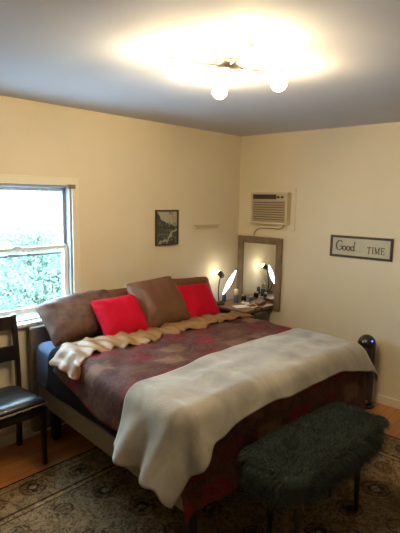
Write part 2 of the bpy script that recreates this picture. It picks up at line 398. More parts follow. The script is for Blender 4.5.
# ------------------------------------------------------------------ rug
RX0, RX1, RY0, RY1 = -3.95, -0.56, -3.3, -0.5
rw, rh = RX1-RX0, RY1-RY0
bm = BM(); box(bm, -rw/2, rw/2, -rh/2, rh/2, 0, 0.009)
rug = obj('area_rug', bm, rug_mat(rw, rh), bev=0.003)
rug.location = ((RX0+RX1)/2, (RY0+RY1)/2, 0.0005); rug.rotation_euler = (0,0,math.radians(-0.6))
tag(rug, 'large faded brown oriental rug with a dark edge, under the bed and bench', 'rug')
for o_ in (rug,): o_['label'] = 'large faded brown oriental rug lying on the wood floor'

# ------------------------------------------------------------------ bed
BZ = math.radians(-5.0)
BW, BL, BT = 1.64, 1.73, 0.775
bed = thing('bed', 'wide platform bed with grey upholstered headboard and rails', 'bed', (-2.455, -0.045, 0), BZ)
# local: x to the right, y towards the foot is negative
bm = BM(); box(bm, -0.075, BW+0.075, -0.035, 0.03, 0.06, 0.875)
hb = obj('headboard', bm, 'headboard', bed, bev=0.015, segs=3)
# rotate the headboard back so it stays parallel to the bed but clear of the wall
hb.location = (0, -0.01, 0)
for x0 in (-0.035, BW): 
    bm = BM(); box(bm, x0, x0+0.035, -BL-0.03, -0.045, 0.295, 0.465); obj('side_rail', bm, 'rail', bed, bev=0.008)
bm = BM(); box(bm, 0.0, BW, -BL-0.03, -BL+0.005, 0.30, 0.465); obj('foot_rail', bm, 'rail', bed, bev=0.008)
bm = BM()
for k in range(12): box(bm, 0.0, BW, -0.16-k*0.142-0.07, -0.16-k*0.142, 0.40, 0.42)
obj('slats', bm, 'table', bed)
for x0 in (0.03, BW/2-0.03, BW-0.09):
    for y0 in (-0.16, -BL+0.03):
        bm = BM(); box(bm, x0, x0+0.06, y0, y0+0.06, 0.01, 0.40); obj('leg', bm, 'darkwood', bed, bev=0.004)
R_bed = Matrix.Translation((-2.455, -0.045, 0)) @ Matrix.Rotation(BZ, 4, 'Z')

def rbox(bm, x0, x1, y0, y1, z0, z1, r=0.06, seg=4):
    b = BM(); box(b, x0, x1, y0, y1, z0, z1)
    bmesh.ops.bevel(b, geom=b.edges[:], offset=r, segments=seg, profile=0.5, affect='EDGES')
    me = bpy.data.meshes.new('tmp'); b.to_mesh(me); b.free(); bm.from_mesh(me); bpy.data.meshes.remove(me); return bm
mt_ = thing('mattress', 'thick mattress in a blue fitted sheet, its head corner showing', 'mattress', (-2.455, -0.045, 0), BZ)
bm = rbox(BM(), -0.06, BW-0.005, -BL+0.005, -0.055, 0.425, BT-0.005, 0.055); obj('fitted_sheet', bm, 'sheet', mt_, smooth=True)
bm = BM(); tube(bm, smoothpath([(-0.061,-0.1,0.49),(-0.061,-0.6,0.485),(-0.061,-1.2,0.49),(-0.061,-1.68,0.485)],6), 0.005, 6); obj('elastic_hem', bm, 'sheet', mt_, smooth=True)

def drape(s, t, off, flare=0.10, famp=0.35, ffreq=16.0, Rr=0.065, seed=0.0):
    """cloth point (s right, t footwards, metres of cloth) laid over the bed; returns bed-local position"""
    r0 = 0.06
    if callable(flare): flare = flare(s, t)
    cs = min(max(s, r0-0.06), BW-r0); ct = min(t, BL-r0)
    dx, dy = s-cs, t-ct
    m_ = math.hypot(dx, dy)
    z = BT+off
    nz = noise.noise(Vector((s*2.2+seed, t*2.2, seed)))*0.012 + noise.noise(Vector((s*6+seed, t*5, 3+seed)))*0.006
    if m_ < 1e-6: return Vector((s, -t, z+nz))
    ux, uy = dx/m_, dy/m_
    R = r0+off; am = math.atan2(1.0, flare + famp*0.2); q = R*am
    if m_ < q:
        a = m_/R; h = R*math.sin(a); d = R*(1-math.cos(a)); rem = 0
    else:
        rem = m_-q; h = R*math.sin(am) + rem*math.cos(am); d = R*(1-math.cos(am)) + rem*math.sin(am)
    th = math.atan2(uy, abs(ux))
    per = (ct + (cs if uy > 0.5 else 0) + th*0.22)
    f = math.sin(per*ffreq+seed*3) + 0.6*math.sin(per*ffreq*1.73+1.3+seed)
    h += famp*0.20*min(rem, 0.3)**2/(min(rem, 0.3)+0.06)*(f+0.3)
    h += noise.noise(Vector((per*3, m_*3, seed)))*0.02*min(1, rem*8)
    return Vector((cs+ux*h, -(ct+uy*h), z-d+nz*max(0, 1-rem*6)))
def clothobj(name, srange, trange, ns, nt_, off, mt, parent, thick=0.008, shape=None, **kw):
    bm = BM(); uvl = bm.loops.layers.uv.new('UVMap'); g = []; uv = {}
    for i in range(ns+1):
        row = []
        for j in range(nt_+1):
            a, b = i/ns, j/nt_
            if shape: s, t = shape(a, b)
            else: s = srange[0]+(srange[1]-srange[0])*a; t = trange[0]+(trange[1]-trange[0])*b
            p = drape(s, t, off, **kw)
            if 'extra' in globals() and extra: p = extra(p, s, t, a, b)
            v = bm.verts.new(p); uv[v] = (s, t); row.append(v)
        g.append(row)
    for i in range(ns):
        for j in range(nt_):
            f = bm.faces.new((g[i][j], g[i][j+1], g[i+1][j+1], g[i+1][j]))
            for l in f.loops: l[uvl].uv = uv[l.vert]
    o = obj(name, bm, mt, parent, smooth=True)
    md = o.modifiers.new('thick', 'SOLIDIFY'); md.thickness = thick; md.offset = 0
    return o
extra = None
sh = clothobj('flat_sheet', (-0.33, BW+0.2), (0.34, BL+0.16), 70, 60, 0.022, 'black', None, 0.003, flare=0.10, famp=0.12, ffreq=9, seed=5)  # dark layer added where shade falls under the comforter
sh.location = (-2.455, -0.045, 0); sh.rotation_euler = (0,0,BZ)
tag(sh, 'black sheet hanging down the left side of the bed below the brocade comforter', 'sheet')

comf = thing('comforter', 'maroon and brown patchwork brocade comforter spread over the bed', 'comforter', (-2.455, -0.045, 0), BZ)
def cshape(a, b):
    s = -0.29 + (BW+0.29+0.17)*a
    t = 0.50 + (BL+0.47-0.50)*b
    # the side hangs unevenly: shorter near the head
    if s < 0: s = s*(0.62+0.38*min(1, max(0, (t-0.5)/0.6)))
    return s, t
def extra(p, s, t, a, b):
    # quilted puffiness
    q = 0.006*(math.sin(s*24)*math.sin(t*24)) + noise.noise(Vector((s*4, t*4, 9)))*0.012
    if s > 0.02: p.z += q
    # corner pillow of down at the foot left
    return p
clothobj('quilt', None, None, 130, 110, 0.034, 'brocade', comf, 0.018, shape=cshape, flare=lambda s, t: (0.42-0.36*min(1, max(0, (t-0.6)/0.7))) if s < 0 and t < BL-0.2 else 0.03, famp=0.22, ffreq=11, seed=1)
# turned-down gold edge with ruffles
def gshape(a, b):
    s = -0.17 + (BW+0.20+0.17)*a
    w = 0.34 - 0.19*a
    t0 = 0.42 + 0.06*a + 0.018*math.sin(a*24)+0.012*math.sin(a*57)
    if s < 0: t0 += 0.10*(-s/0.2)**1.0*0.6
    return s, t0 + w*b + 0.022*b*math.sin(a*44)+0.014*b*math.sin(a*83+1)
def extra(p, s, t, a, b):
    k = math.sin(PI*min(1, max(0, b)))
    p.z += 0.016*k + (0.008*math.sin(a*88+4*b) + 0.006*math.sin(a*151-5*b+1) + 0.014*noise.noise(Vector((a*30, b*3, 2))))*(0.4+0.6*abs(2*b-1))
    if s < 0: p.x -= 0.010 + 0.008*math.sin(t*50)
    return p
clothobj('turned_down_edge', None, None, 220, 16, 0.056, 'gold', comf, 0.006, shape=gshape, flare=0.7, famp=0.1, ffreq=20, seed=2)['label'] = 'gold satin underside folded over as a ruffled band'
# blanket across the foot
def lerp(tab, x):
    for (x0, y0), (x1, y1) in zip(tab, tab[1:]):
        if x <= x1:
            k = max(0, (x-x0)/(x1-x0)); k = k*k*(3-2*k); return y0+(y1-y0)*k
    return tab[-1][1]
T0 = [(-0.40, BL-0.36), (0.1, BL-0.43), (0.9, BL-0.52), (BW+0.2, BL-0.54)]
T1 = [(-0.40, BL+0.24), (-0.1, BL+0.28), (0.10, BL+0.19), (0.36, BL+0.125), (1.2, BL+0.12), (BW+0.2, BL+0.23)]
def bshape(a, b):
    s = -0.36 + (BW+0.15+0.36)*a
    t0, t1 = lerp(T0, s), lerp(T1, s)
    if a < 0.3: s -= 0.05*math.sin(PI*b)*(1-a/0.3)
    return s + 0.006*math.sin(b*19), t0+(t1-t0)*b + 0.004*math.sin(a*40)
def extra(p, s, t, a, b):
    if s > 0: p.z += 0.007*noise.noise(Vector((s*3.3, t*7, 4))) + 0.003*math.sin(t*30+s*5+3*noise.noise(Vector((s*2, t*2, 1))))
    return p
bl = clothobj('throw_blanket', None, None, 170, 70, 0.060, 'blanket', None, 0.010, shape=bshape, flare=0.30, famp=0.75, ffreq=21, seed=3)
bl.location = (-2.455, -0.045, 0); bl.rotation_euler = (0,0,BZ)
tag(bl, 'cream plush throw blanket laid across the foot of the bed', 'blanket')
bmesh_hem = None

# ------------------------------------------------------------------ pillows
def pillow(name, label, Wd, Hd, Th, pos, lean, yaw, roll, mt, group, k=0.10, ruffle=None, seed=0, sag=0.0):
    t = thing(name, label, 'pillow', pos, yaw, group)
    n = 34; bm = BM()
    for side in (1, -1):
        g = []
        for i in range(n+1):
            row = []
            for j in range(n+1):
                u, v = -1+2*i/n, -1+2*j/n
                # rounder sampling at the rim
                u = math.sin(u*PI/2); v = math.sin(v*PI/2)
                prof = max(0, (1-abs(u)**2.8))**0.5*max(0, (1-abs(v)**2.8))**0.5
                x = Wd/2*u*(1-k*(1-v*v)*u*u); z = Hd/2*v*(1-k*(1-u*u)*v*v)
                x *= 1-0.07*(u*v)**4; z *= 1-0.07*(u*v)**4
                wr = noise.noise(Vector((x*9+seed, z*9, seed*2+side)))*0.012*prof + noise.noise(Vector((x*3+seed, z*3, side)))*0.02*prof
                # radial creases from corners
                wr += 0.012*math.sin(16*math.atan2(v, u)+seed)*prof**0.5*abs(u*v) + 0.010*noise.noise(Vector((x*16+seed, z*7, side*3)))*prof**0.5
                y = side*(Th/2*prof + wr)
                z2 = z - sag*(u*u)*(0.5+0.5*v)*Hd*0.3
                row.append(bm.verts.new((x, y, z2)))
            g.append(row)
        for i in range(n):
            for j in range(n):
                bm.faces.new((g[i][j], g[i+1][j], g[i+1][j+1], g[i][j+1]))
    bmesh.ops.remove_doubles(bm, verts=bm.verts, dist=0.0006)
    mx = Matrix.Rotation(-lean, 4, 'X') @ Matrix.Translation((0, 0, Hd/2)) @ Matrix.Rotation(roll, 4, 'Y')
    bmesh.ops.transform(bm, matrix=mx, verts=bm.verts)
    obj('cover', bm, mt, t, smooth=True)
    # piped seam round the rim
    pts = []
    for q in range(96):
        a = 2*PI*q/96
        c, s_ = math.cos(a), math.sin(a); mxx = max(abs(c), abs(s_)); u, v = c/mxx, s_/mxx
        x = Wd/2*u*(1-k*(1-v*v)*u*u); z = Hd/2*v*(1-k*(1-u*u)*v*v) - sag*(u*u)*(0.5+0.5*v)*Hd*0.3
        x *= 1-0.07*(u*v)**4; z *= 1-0.07*(u*v)**4
        pts.append(mx @ Vector((x, 0, z)))
    pts.append(pts[0])
    bm = BM(); tube(bm, pts, 0.0045, 6, cap=False); obj('seam', bm, mt, t, smooth=True)
    return t
D = math.radians
pz = BT-0.005
pillow('pillow', 'brown brocade pillow at the window end, drooping off the left edge of the bed', 0.68, 0.40, 0.20, (-2.18, -0.34, pz+0.02), D(44), D(-4), D(-5), 'sham', 'brown shams along the headboard', k=0.09, seed=1, sag=0.25)
pillow('pillow', 'brown satin pillow mostly hidden behind the big tilted brown cushion', 0.74, 0.36, 0.16, (-1.66, -0.28, pz), D(34), D(-5), 0, 'brownsatin', 'brown shams along the headboard', k=0.07, seed=2)
pillow('pillow', 'dark brown pillow behind the right red cushion, nearest the mirror', 0.68, 0.37, 0.16, (-1.06, -0.33, pz+0.01), D(34), D(-6), D(3), 'brownsatin', 'brown shams along the headboard', k=0.08, seed=3)
pillow('cushion', 'bright red square cushion nearest the window, leaning on brown pillows', 0.41, 0.37, 0.15, (-1.99, -0.55, pz+0.01), D(40), D(-7), D(-2), 'red', 'red cushions', k=0.08, seed=4)['category'] = 'cushion'
pillow('cushion', 'large square brown satin cushion standing between the two red cushions', 0.50, 0.46, 0.22, (-1.585, -0.55, pz+0.01), D(35), D(-5), D(-3), 'brownsatin', None, k=0.07, seed=5)['category'] = 'cushion'
pillow('cushion', 'bright red cushion to the right, partly behind the big brown one', 0.40, 0.38, 0.15, (-1.10, -0.53, pz-0.01), D(40), D(-6), D(3), 'red', 'red cushions', k=0.08, seed=6)['category'] = 'cushion'

# ------------------------------------------------------------------ furry bench
ot = thing('fur_bench', 'low bench covered in shaggy dark green faux fur at the foot of the bed', 'bench', (-1.92, -2.10, 0.0095), D(-4))
OW, OD = 0.97, 0.38
for sx in (-1, 1):
    for sy in (-1, 1):
        bm = BM(); tube(bm, [(sx*(OW/2-0.19), sy*(OD/2-0.11), 0.39), (sx*(OW/2-0.18), sy*(OD/2-0.10), 0.0)], [0.022, 0.013], 12)
        obj('leg', bm, 'darkwood', ot, smooth=True)
bm = rbox(BM(), -OW/2+0.02, OW/2-0.02, -OD/2+0.02, OD/2-0.02, 0.37, 0.53, 0.05); obj('cushion_base', bm, 'fur', ot, smooth=True)
rnd = random.Random(11)
bm = BM()
def strand(p, n, L, w):
    # a curved tapering lock
    side = n.cross(Vector((rnd.gauss(0,1), rnd.gauss(0,1), rnd.gauss(0,1)))).normalized()
    cl = noise.noise_vector(p*14)*0.35; cl.z = 0.0
    d = (n*0.55 + cl + Vector((rnd.gauss(0,.25), rnd.gauss(0,.25), 0))).normalized()
    q = p.copy(); pv = None
    for k in range(4):
        ww = w*(1-k/3.0)*0.5
        if k == 3: cur = (bm.verts.new(q),)
        else: cur = (bm.verts.new(q-side*ww), bm.verts.new(q+side*ww))
        if pv: bm.faces.new((pv[0], pv[1], *cur[::-1]))
        pv = cur
        q = q + d*(L/3); d = (d + Vector((0,0,-0.55)) + cl*0.3).normalized()
        if q.z < 0.535 and abs(q.x) < OW/2-0.02 and abs(q.y) < OD/2-0.02: q.z = 0.535+rnd.random()*0.02
SE = 4.8
for k in range(27000):
    if rnd.random() < 0.58:
        while True:
            u, v = rnd.uniform(-1, 1), rnd.uniform(-1, 1)
            if abs(u)**SE+abs(v)**SE < 0.97: break
        strand(Vector((u*(OW/2-0.01), v*(OD/2-0.01), 0.528)), Vector((0,0,1)), rnd.uniform(0.035, 0.06), 0.005)
    else:
        u = rnd.uniform(-1, 1); v = math.copysign((1-abs(u)**SE)**(1/SE), rnd.random()-0.5)
        if rnd.random() < 0.32: u, v = v, u
        n = Vector((abs(u)**3.8*math.copysign(1, u)/OW, abs(v)**3.8*math.copysign(1, v)/OD, 0)).normalized()
        p = Vector((u*(OW/2-0.01), v*(OD/2-0.01), 0)) - n*0.02
        p.z = rnd.uniform(0.39, 0.527); n.z = 0.3
        strand(p, n.normalized(), rnd.uniform(0.05, 0.09), 0.005)
fur = obj('fur_cover', bm, 'fur', ot); fur['kind'] = 'stuff'

# ------------------------------------------------------------------ dining chair under the window
ch = thing('dining_chair', 'dark wooden chair with black leather seat under the window', 'chair', (-2.845, -0.04, 0), 0)
# local: seat from y=-0.02 (back) to y=-0.40 (front); x -0.225..0.225
hw = 0.222
for sx in (-1, 1):
    x = sx*(hw-0.018)
    pts = [(x, -0.02, 0.0), (x, -0.035, 0.25), (x, -0.045, 0.46), (x, -0.03, 0.75), (x, 0.0, 0.99)]
    bm = BM()
    prev = None
    for p in smoothpath(pts, 4):
        cur = [bm.verts.new((p.x+a*0.017, p.y+b*0.017, p.z)) for a, b in ((-1,-1),(1,-1),(1,1),(-1,1))]
        if prev:
            for k in range(4): bm.faces.new((prev[k], prev[(k+1)%4], cur[(k+1)%4], cur[k]))
        else: bm.faces.new(cur[::-1])
        prev = cur
    bm.faces.new(prev); obj('back_post', bm, 'darkwood', ch, bev=0.004)
    bm = BM(); w0, w1 = 0.019, 0.013
    y = -0.385
    vs = [bm.verts.new((x+a*w, y+b*w, z)) for z, w in ((0, w1), (0.42, w0)) for a, b in ((-1,-1),(1,-1),(1,1),(-1,1))]
    bm.faces.new(vs[:4][::-1]); bm.faces.new(vs[4:])
    for k in range(4): bm.faces.new((vs[k], vs[(k+1)%4], vs[4+(k+1)%4], vs[4+k]))
    obj('leg', bm, 'darkwood', ch, bev=0.004)
    bm = BM(); box(bm, x-0.01, x+0.01, -0.38, -0.05, 0.365, 0.42); obj('seat_rail', bm, 'darkwood', ch, bev=0.003)
bm = BM(); box(bm, -hw+0.03, hw-0.03, -0.395, -0.375, 0.365, 0.42); obj('front_rail', bm, 'darkwood', ch, bev=0.003)
for z0, z1, yy in ((0.885, 0.985, -0.012), (0.665, 0.775, -0.036)):
    bm = BM(); prev = None
    for k in range(9):
        x = -hw+0.03 + (2*hw-0.06)*k/8; y = yy + 0.016*math.cos((x/hw)*PI/2) - 0.004
        cur = [bm.verts.new(p) for p in ((x, y-0.009, z0), (x, y+0.009, z0), (x, y+0.009, z1), (x, y-0.009, z1))]
        if prev:
            for q in range(4): bm.faces.new((prev[q], prev[(q+1)%4], cur[(q+1)%4], cur[q]))
        else: bm.faces.new(cur[::-1])
        prev = cur
    bm.faces.new(prev); obj('back_slat', bm, 'darkwood', ch, bev=0.004)
bm = BM()
n = 20; g = []
for side in (1, 0):
    g = []
    for i in range(n+1):
        row = []
        for j in range(n+1):
            u, v = math.sin((-1+2*i/n)*PI/2), math.sin((-1+2*j/n)*PI/2)
            pr = (max(0, 1-abs(u)**5)*max(0, 1-abs(v)**5))**0.5
            wdt = hw*(0.93-0.06*v)+0.01
            row.append(bm.verts.new((u*wdt*(1-0.04*(v*v)), -0.215+v*0.20*(1-0.05*u*u), (0.452+0.05*pr) if side else (0.452-0.02*pr))))
        g.append(row)
    for i in range(n):
        for j in range(n): bm.faces.new((g[i][j], g[i+1][j], g[i+1][j+1], g[i][j+1]))
bmesh.ops.remove_doubles(bm, verts=bm.verts, dist=0.0005)
seat = obj('seat', bm, 'leather', ch, smooth=True)
pts = []
for q in range(81):
    a = 2*PI*q/80; c, s_ = math.cos(a), math.sin(a); mm = max(abs(c), abs(s_)); u, v = c/mm, s_/mm
    pts.append((u*(hw*(0.93-0.06*v)+0.012)*(1-0.04*v*v), -0.215+v*0.202*(1-0.05*u*u), 0.449))
bm = BM(); tube(bm, pts, 0.0035, 6, cap=False); obj('seat_piping', bm, 'piping', seat, smooth=True)['label'] = 'tan piping'

# ------------------------------------------------------------------ corner table and what stands on it
tb = thing('side_table', 'small brown wooden table in the corner beside the bed', 'table', (-0.30, -0.29, 0), 0)
bm = BM(); box(bm, -0.235, 0.235, -0.25, 0.24, 0.715, 0.74); obj('tabletop', bm, 'table', tb, bev=0.004)
bm = BM(); box(bm, -0.21, 0.21, -0.225, 0.215, 0.655, 0.715); obj('apron', bm, 'darkwood', tb, bev=0.003)
for sx in (-1, 1):
    for sy in (-1, 1):
        bm = BM(); box(bm, sx*0.20-0.015, sx*0.20+0.015, sy*0.205-0.015, sy*0.205+0.015, 0, 0.655); obj('leg', bm, 'darkwood', tb, bev=0.003)

dl = thing('desk_lamp', 'small lit black lamp on the corner table, before the back wall', 'lamp', (-0.46, -0.13, 0.74), 0)
bm = lathe(BM(), [(0, 0), (0.062, 0), (0.065, 0.006), (0.06, 0.016), (0.02, 0.022), (0, 0.024)], 24); obj('base', bm, 'blackmetal', dl, smooth=True)
bm = BM(); tube(bm, smoothpath([(0,0,0.02),(-0.015,0.0,0.12),(0.0,0.005,0.22),(0.03,0.01,0.29)],6), 0.006, 8); obj('stem', bm, 'blackmetal', dl, smooth=True)
ax = (Vector((0.03, 0.075, 0.035))).normalized()
mtx = Matrix.Translation((0.036, 0.010, 0.305)) @ Vector((0,0,1)).rotation_difference(ax).to_matrix().to_4x4()
bm = lathe(BM(), [(0, -0.035), (0.018, -0.035), (0.026, -0.028), (0.030, 0.035), (0.028, 0.035), (0.024, -0.02), (0, -0.022)], 20, mtx=mtx)
obj('lamp_shade', bm, 'blackmetal', dl, smooth=True)
bm = BM(); bmesh.ops.create_uvsphere(bm, u_segments=12, v_segments=8, radius=0.022, matrix=Matrix.Translation((0.03, 0.010, 0.305)) @ Matrix.Translation(ax*0.045))
obj('bulb', bm, 'deskbulb', dl, smooth=True)
# lens flare streak shaped as a slanting glowing tube, on an added arm
d1 = Vector((0.06, -0.09, 0.125)); 
l2 = Vector((0.06, -0.085, 0.235)); dirn = Vector((0.11, -0.02, 0.155)).normalized()
bm = BM(); tube(bm, [l2-dirn*0.145, l2-dirn*0.10, l2-dirn*0.045, l2, l2+dirn*0.045, l2+dirn*0.10, l2+dirn*0.145], [0.004, 0.012, 0.020, 0.023, 0.020, 0.012, 0.004], 12)
obj('glowing_tube', bm, 'led', dl, smooth=True)['label'] = 'bright white slanting lamp tube'
bm = BM(); tube(bm, smoothpath([(0.005,-0.005,0.02),(0.02,-0.06,0.07),(l2.x-dirn.x*0.09, l2.y-dirn.y*0.09, l2.z-dirn.z*0.09)],5), 0.005, 8); obj('tube_arm', bm, 'blackmetal', dl, smooth=True)

def jar(label, x, y, r, h, caph, mt, cap, cat='jar'):
    t = thing('jar', label, cat, (x, y, 0.74), 0, None)
    bm = lathe(BM(), [(0,0),(r*0.9,0),(r,0.006),(r,h*0.8),(r*0.8,h),(0,h)], 20); obj('body', bm, mt, t, smooth=True)
    bm = lathe(BM(), [(0,h-0.002),(r*0.82,h-0.002),(r*0.84,h+caph-0.004),(r*0.75,h+caph),(0,h+caph)], 20); obj('lid', bm, cap, t, smooth=True)
    return t
jar('blue jar with a tall cream lid on the corner table', -0.265, -0.20, 0.026, 0.085, 0.06, 'bluejar', 'creamwax')
jar('small dark blue jar on the corner table, left of the cream-lidded one', -0.33, -0.09, 0.022, 0.07, 0.012, 'bluejar', 'bluejar')
jar('short dark pot standing on the corner table against the mirror', -0.13, -0.20, 0.028, 0.055, 0.015, 'fan', 'steel')
jar('small teal jar on the corner table, right of the cream-lidded one', -0.15, -0.31, 0.02, 0.06, 0.012, 'bluejar', 'steel')
o = obj('book', bx(-0.085, 0.085, -0.06, 0.06, 0, 0.028), 'table', bev=0.002); o.location = (-0.16, -0.41, 0.741); o.rotation_euler = (0,0,D(12)); o.name = 'box'
tag(o, 'flat brown box at the right end of the corner table', 'box')
def sheet_paper(x, y, w, h, rz, z, label, nm='paper_sheet'):
    bm = BM(); n = 8; g = []
    for i in range(n+1):
        g.append([bm.verts.new((-w/2+w*i/n, -h/2+h*j/n, 0.004*math.sin(i/n*PI)*(j/n))) for j in range(n+1)])
    for i in range(n):
        for j in range(n): bm.faces.new((g[i][j], g[i+1][j], g[i+1][j+1], g[i][j+1]))
    o = obj(nm, bm, 'paper', smooth=True); md = o.modifiers.new('t', 'SOLIDIFY'); md.thickness = 0.0015; md.offset = 1
    o.location = (x, y, z); o.rotation_euler = (0,0,D(rz)); tag(o, label, 'paper'); return o
sheet_paper(-0.38, -0.36, 0.16, 0.11, -25, 0.7412, 'white sheet of paper at the front edge of the corner table')
sheet_paper(-0.205, -0.30, 0.07, 0.11, 15, 0.7412, 'small white slip of paper on the corner table near the mirror')
# dark handbag hanging at the table's right end
hbg = thing('bag', 'slouchy black bag hanging off the front of the corner table', 'bag', (-0.35, -0.575, 0.59), 0)
bm = BM()
n = 16
g = []
for i in range(n+1):
    row = []
    for j in range(n):
        a = 2*PI*j/n; z = i/n
        rr = (1-abs(2*z-1)**4)**0.5*(0.85+0.15*(1-z))
        row.append(bm.verts.new((math.copysign(abs(math.cos(a))**0.7, math.cos(a))*0.155*rr+0.006*math.sin(z*9), math.copysign(abs(math.sin(a))**0.7, math.sin(a))*0.028*rr, z*0.125)))
    g.append(row)
for i in range(n):
    for j in range(n): bm.faces.new((g[i][j], g[i][(j+1)%n], g[i+1][(j+1)%n], g[i+1][j]))
bmesh.ops.remove_doubles(bm, verts=bm.verts, dist=0.0005)
obj('pouch', bm, 'leather', hbg, smooth=True)
bm = BM(); tube(bm, smoothpath([(-0.08,0.0,0.10),(-0.05,0.02,0.155),(0.0,0.05,0.162),(0.05,0.02,0.155),(0.08,0.0,0.10)],6), 0.005, 8); obj('strap', bm, 'leather', hbg, smooth=True)
bm = BM(); tube(bm, smoothpath([(-0.36,-0.47,0.748),(-0.30,-0.50,0.752),(-0.27,-0.44,0.765),(-0.33,-0.38,0.752),(-0.25,-0.33,0.748),(-0.20,-0.24,0.746),(-0.10,-0.2,0.746)],8), 0.004, 7)
tag(obj('cable', bm, 'paper', smooth=True), 'thin pale cable curled over the corner table', 'cable')

# ------------------------------------------------------------------ mirror, air conditioner, pictures on the walls
def frame(bm, ax, u0, u1, z0, z1, d0, d1, w):
    def q(a, b, c, d):
        if ax == 'x': box(bm, d0, d1, a, b, c, d)
        else: box(bm, a, b, d0, d1, c, d)
    q(u0, u1, z0, z0+w); q(u0, u1, z1-w, z1); q(u0, u0+w, z0+w, z1-w); q(u1-w, u1, z0+w, z1-w)
mi = thing('wall_mirror', 'tall mirror in a wide weathered brown wood frame on the right wall', 'mirror', (-0.002, -0.305, 0.67), 0)
bm = BM(); frame(bm, 'x', -0.285, 0.285, 0, 0.765, -0.028, 0, 0.072); obj('frame', bm, 'mirrorwood', mi, bev=0.006)
bm = BM(); box(bm, -0.014, -0.010, -0.216, 0.216, 0.07, 0.695); obj('mirror_glass', bm, 'mirror', mi)

ac = thing('air_conditioner', 'ivory through-wall air conditioner above the mirror', 'air conditioner', (0, -0.445, 1.58), 0)
bm = BM(); frame(bm, 'x', -0.275, 0.335, -0.065, 0.37, -0.012, 0, 0.085); obj('wall_trim', bm, 'wall', ac, bev=0.003)
bm = BM(); frame(bm, 'x', -0.225, 0.225, 0, 0.325, -0.085, 0, 0.022); box(bm, -0.06, 0, -0.205, 0.205, 0.02, 0.305); obj('casing', bm, 'ivory', ac, bev=0.005)
bm = BM()
for k in range(5): box(bm, -0.078, -0.06, -0.085+0.0, 0.198, 0.258+k*0.0085, 0.262+k*0.0085)
for k in range(13): box(bm, -0.078, -0.06, -0.085+k*0.0235, -0.082+k*0.0235, 0.256, 0.298)
box(bm, -0.064, -0.060, -0.085, 0.2, 0.254, 0.302)
obj('air_outlet', bm, 'darkgrille', ac)
cp = obj('control_panel', bx(-0.078, -0.06, -0.2, -0.09, 0.25, 0.302), 'ivory', ac, bev=0.002)
for y in (-0.118, -0.165):
    obj('knob', tube(BM(), [(-0.078, y, 0.276), (-0.092, y, 0.276)], 0.012, 14), 'darkgrille', cp, smooth=True)
bm = BM()
box(bm, -0.063, -0.060, -0.18, 0.2, 0.026, 0.24)
obj('grille_backing', bm, 'darkgrille', ac)
bm = BM()
for k in range(9): box(bm, -0.078, -0.063, -0.202, 0.202, 0.028+k*0.0245, 0.044+k*0.0245, None)
obj('front_grille', bm, 'grille', ac, bev=0.002)
bm = BM(); tube(bm, smoothpath([(-0.04,-0.17,0.0),(-0.035,-0.15,-0.03),(-0.02,-0.09,-0.05),(-0.016,-0.02,-0.045),(-0.016,0.06,-0.05),(-0.016,0.13,-0.052),(-0.02,0.18,-0.07),(-0.018,0.21,-0.10),(-0.018,0.22,-0.135)],6), 0.005, 8)
obj('power_cord', bm, 'cable', ac, smooth=True)

sg = thing('wall_sign', 'long off-white lettered sign in a dark frame on the right wall', 'sign', (0, -1.42, 1.31), 0)
bm = BM(); frame(bm, 'x', -0.295, 0.295, 0, 0.2, -0.022, 0, 0.02); obj('frame', bm, 'frameblack', sg, bev=0.003)
bm = BM(); box(bm, -0.010, -0.004, -0.277, 0.277, 0.018, 0.182); board = obj('board', bm, 'sign', sg)
def stroke(bm, pts, w, closed=False):
    # flat ribbon in the y-z plane seen from -x ; u runs to the viewer's right (= -y)
    P = [Vector((p[0], p[1])) for p in pts]; prev = None
    for i, p in enumerate(P):
        d = P[min(i+1, len(P)-1)]-P[max(i-1, 0)]
        if d.length < 1e-6: continue
        d.normalize(); nrm = Vector((-d.y, d.x)); wi = w*(0.55+0.45*abs(d.y))
        cur = [bm.verts.new((x, -(p+nrm*sgn*wi/2).x, (p+nrm*sgn*wi/2).y)) for sgn in (1,-1) for x in (-0.0125, -0.010)]
        if prev:
            bm.faces.new((prev[0], prev[2], cur[2], cur[0])); bm.faces.new((prev[1], cur[1], cur[3], prev[3]))
            bm.faces.new((prev[0], cur[0], cur[1], prev[1])); bm.faces.new((prev[2], prev[3], cur[3], cur[2]))
        prev = cur
def curve2(pts, n=6): return [(p.x, p.y) for p in smoothpath([(a, b, 0) for a, b in pts], n)]
bm = BM(); u0 = -0.235; zb = 0.062
def oval(cx_, cz, rx, rz): return [(cx_+rx*math.cos(a*PI/10+0.5), cz+rz*math.sin(a*PI/10+0.5)) for a in range(21)]
G = [(0.055,0.075),(0.045,0.09),(0.022,0.088),(0.004,0.062),(0.002,0.035),(0.014,0.008),(0.036,0.004),(0.056,0.018),(0.056,0.038),(0.034,0.038)]
stroke(bm, curve2([(u0+a, zb+b) for a, b in G]), 0.011)
stroke(bm, oval(u0+0.080, zb+0.022, 0.016, 0.02), 0.0105)
stroke(bm, oval(u0+0.120, zb+0.022, 0.016, 0.02), 0.0105)
stroke(bm, curve2([(u0+0.090,zb+0.036),(u0+0.10,zb+0.034),(u0+0.108,zb+0.036)],3), 0.006)
stroke(bm, oval(u0+0.160, zb+0.022, 0.016, 0.02), 0.0105)
stroke(bm, curve2([(u0+0.130,zb+0.036),(u0+0.14,zb+0.034),(u0+0.148,zb+0.036)],3), 0.006)
stroke(bm, curve2([(u0+0.184,zb+0.088),(u0+0.177,zb+0.06),(u0+0.175,zb+0.02),(u0+0.180,zb+0.003),(u0+0.190,zb+0.008)],4), 0.0085)
obj('lettering', bm, 'ink', board)['label'] = 'dark script word Good'
bm = BM()
def bar(u, z, w, h): box(bm, -0.0125, -0.010, -(u+w), -u, z, z+h)
U = 0.065; zt = 0.052; hh = 0.062
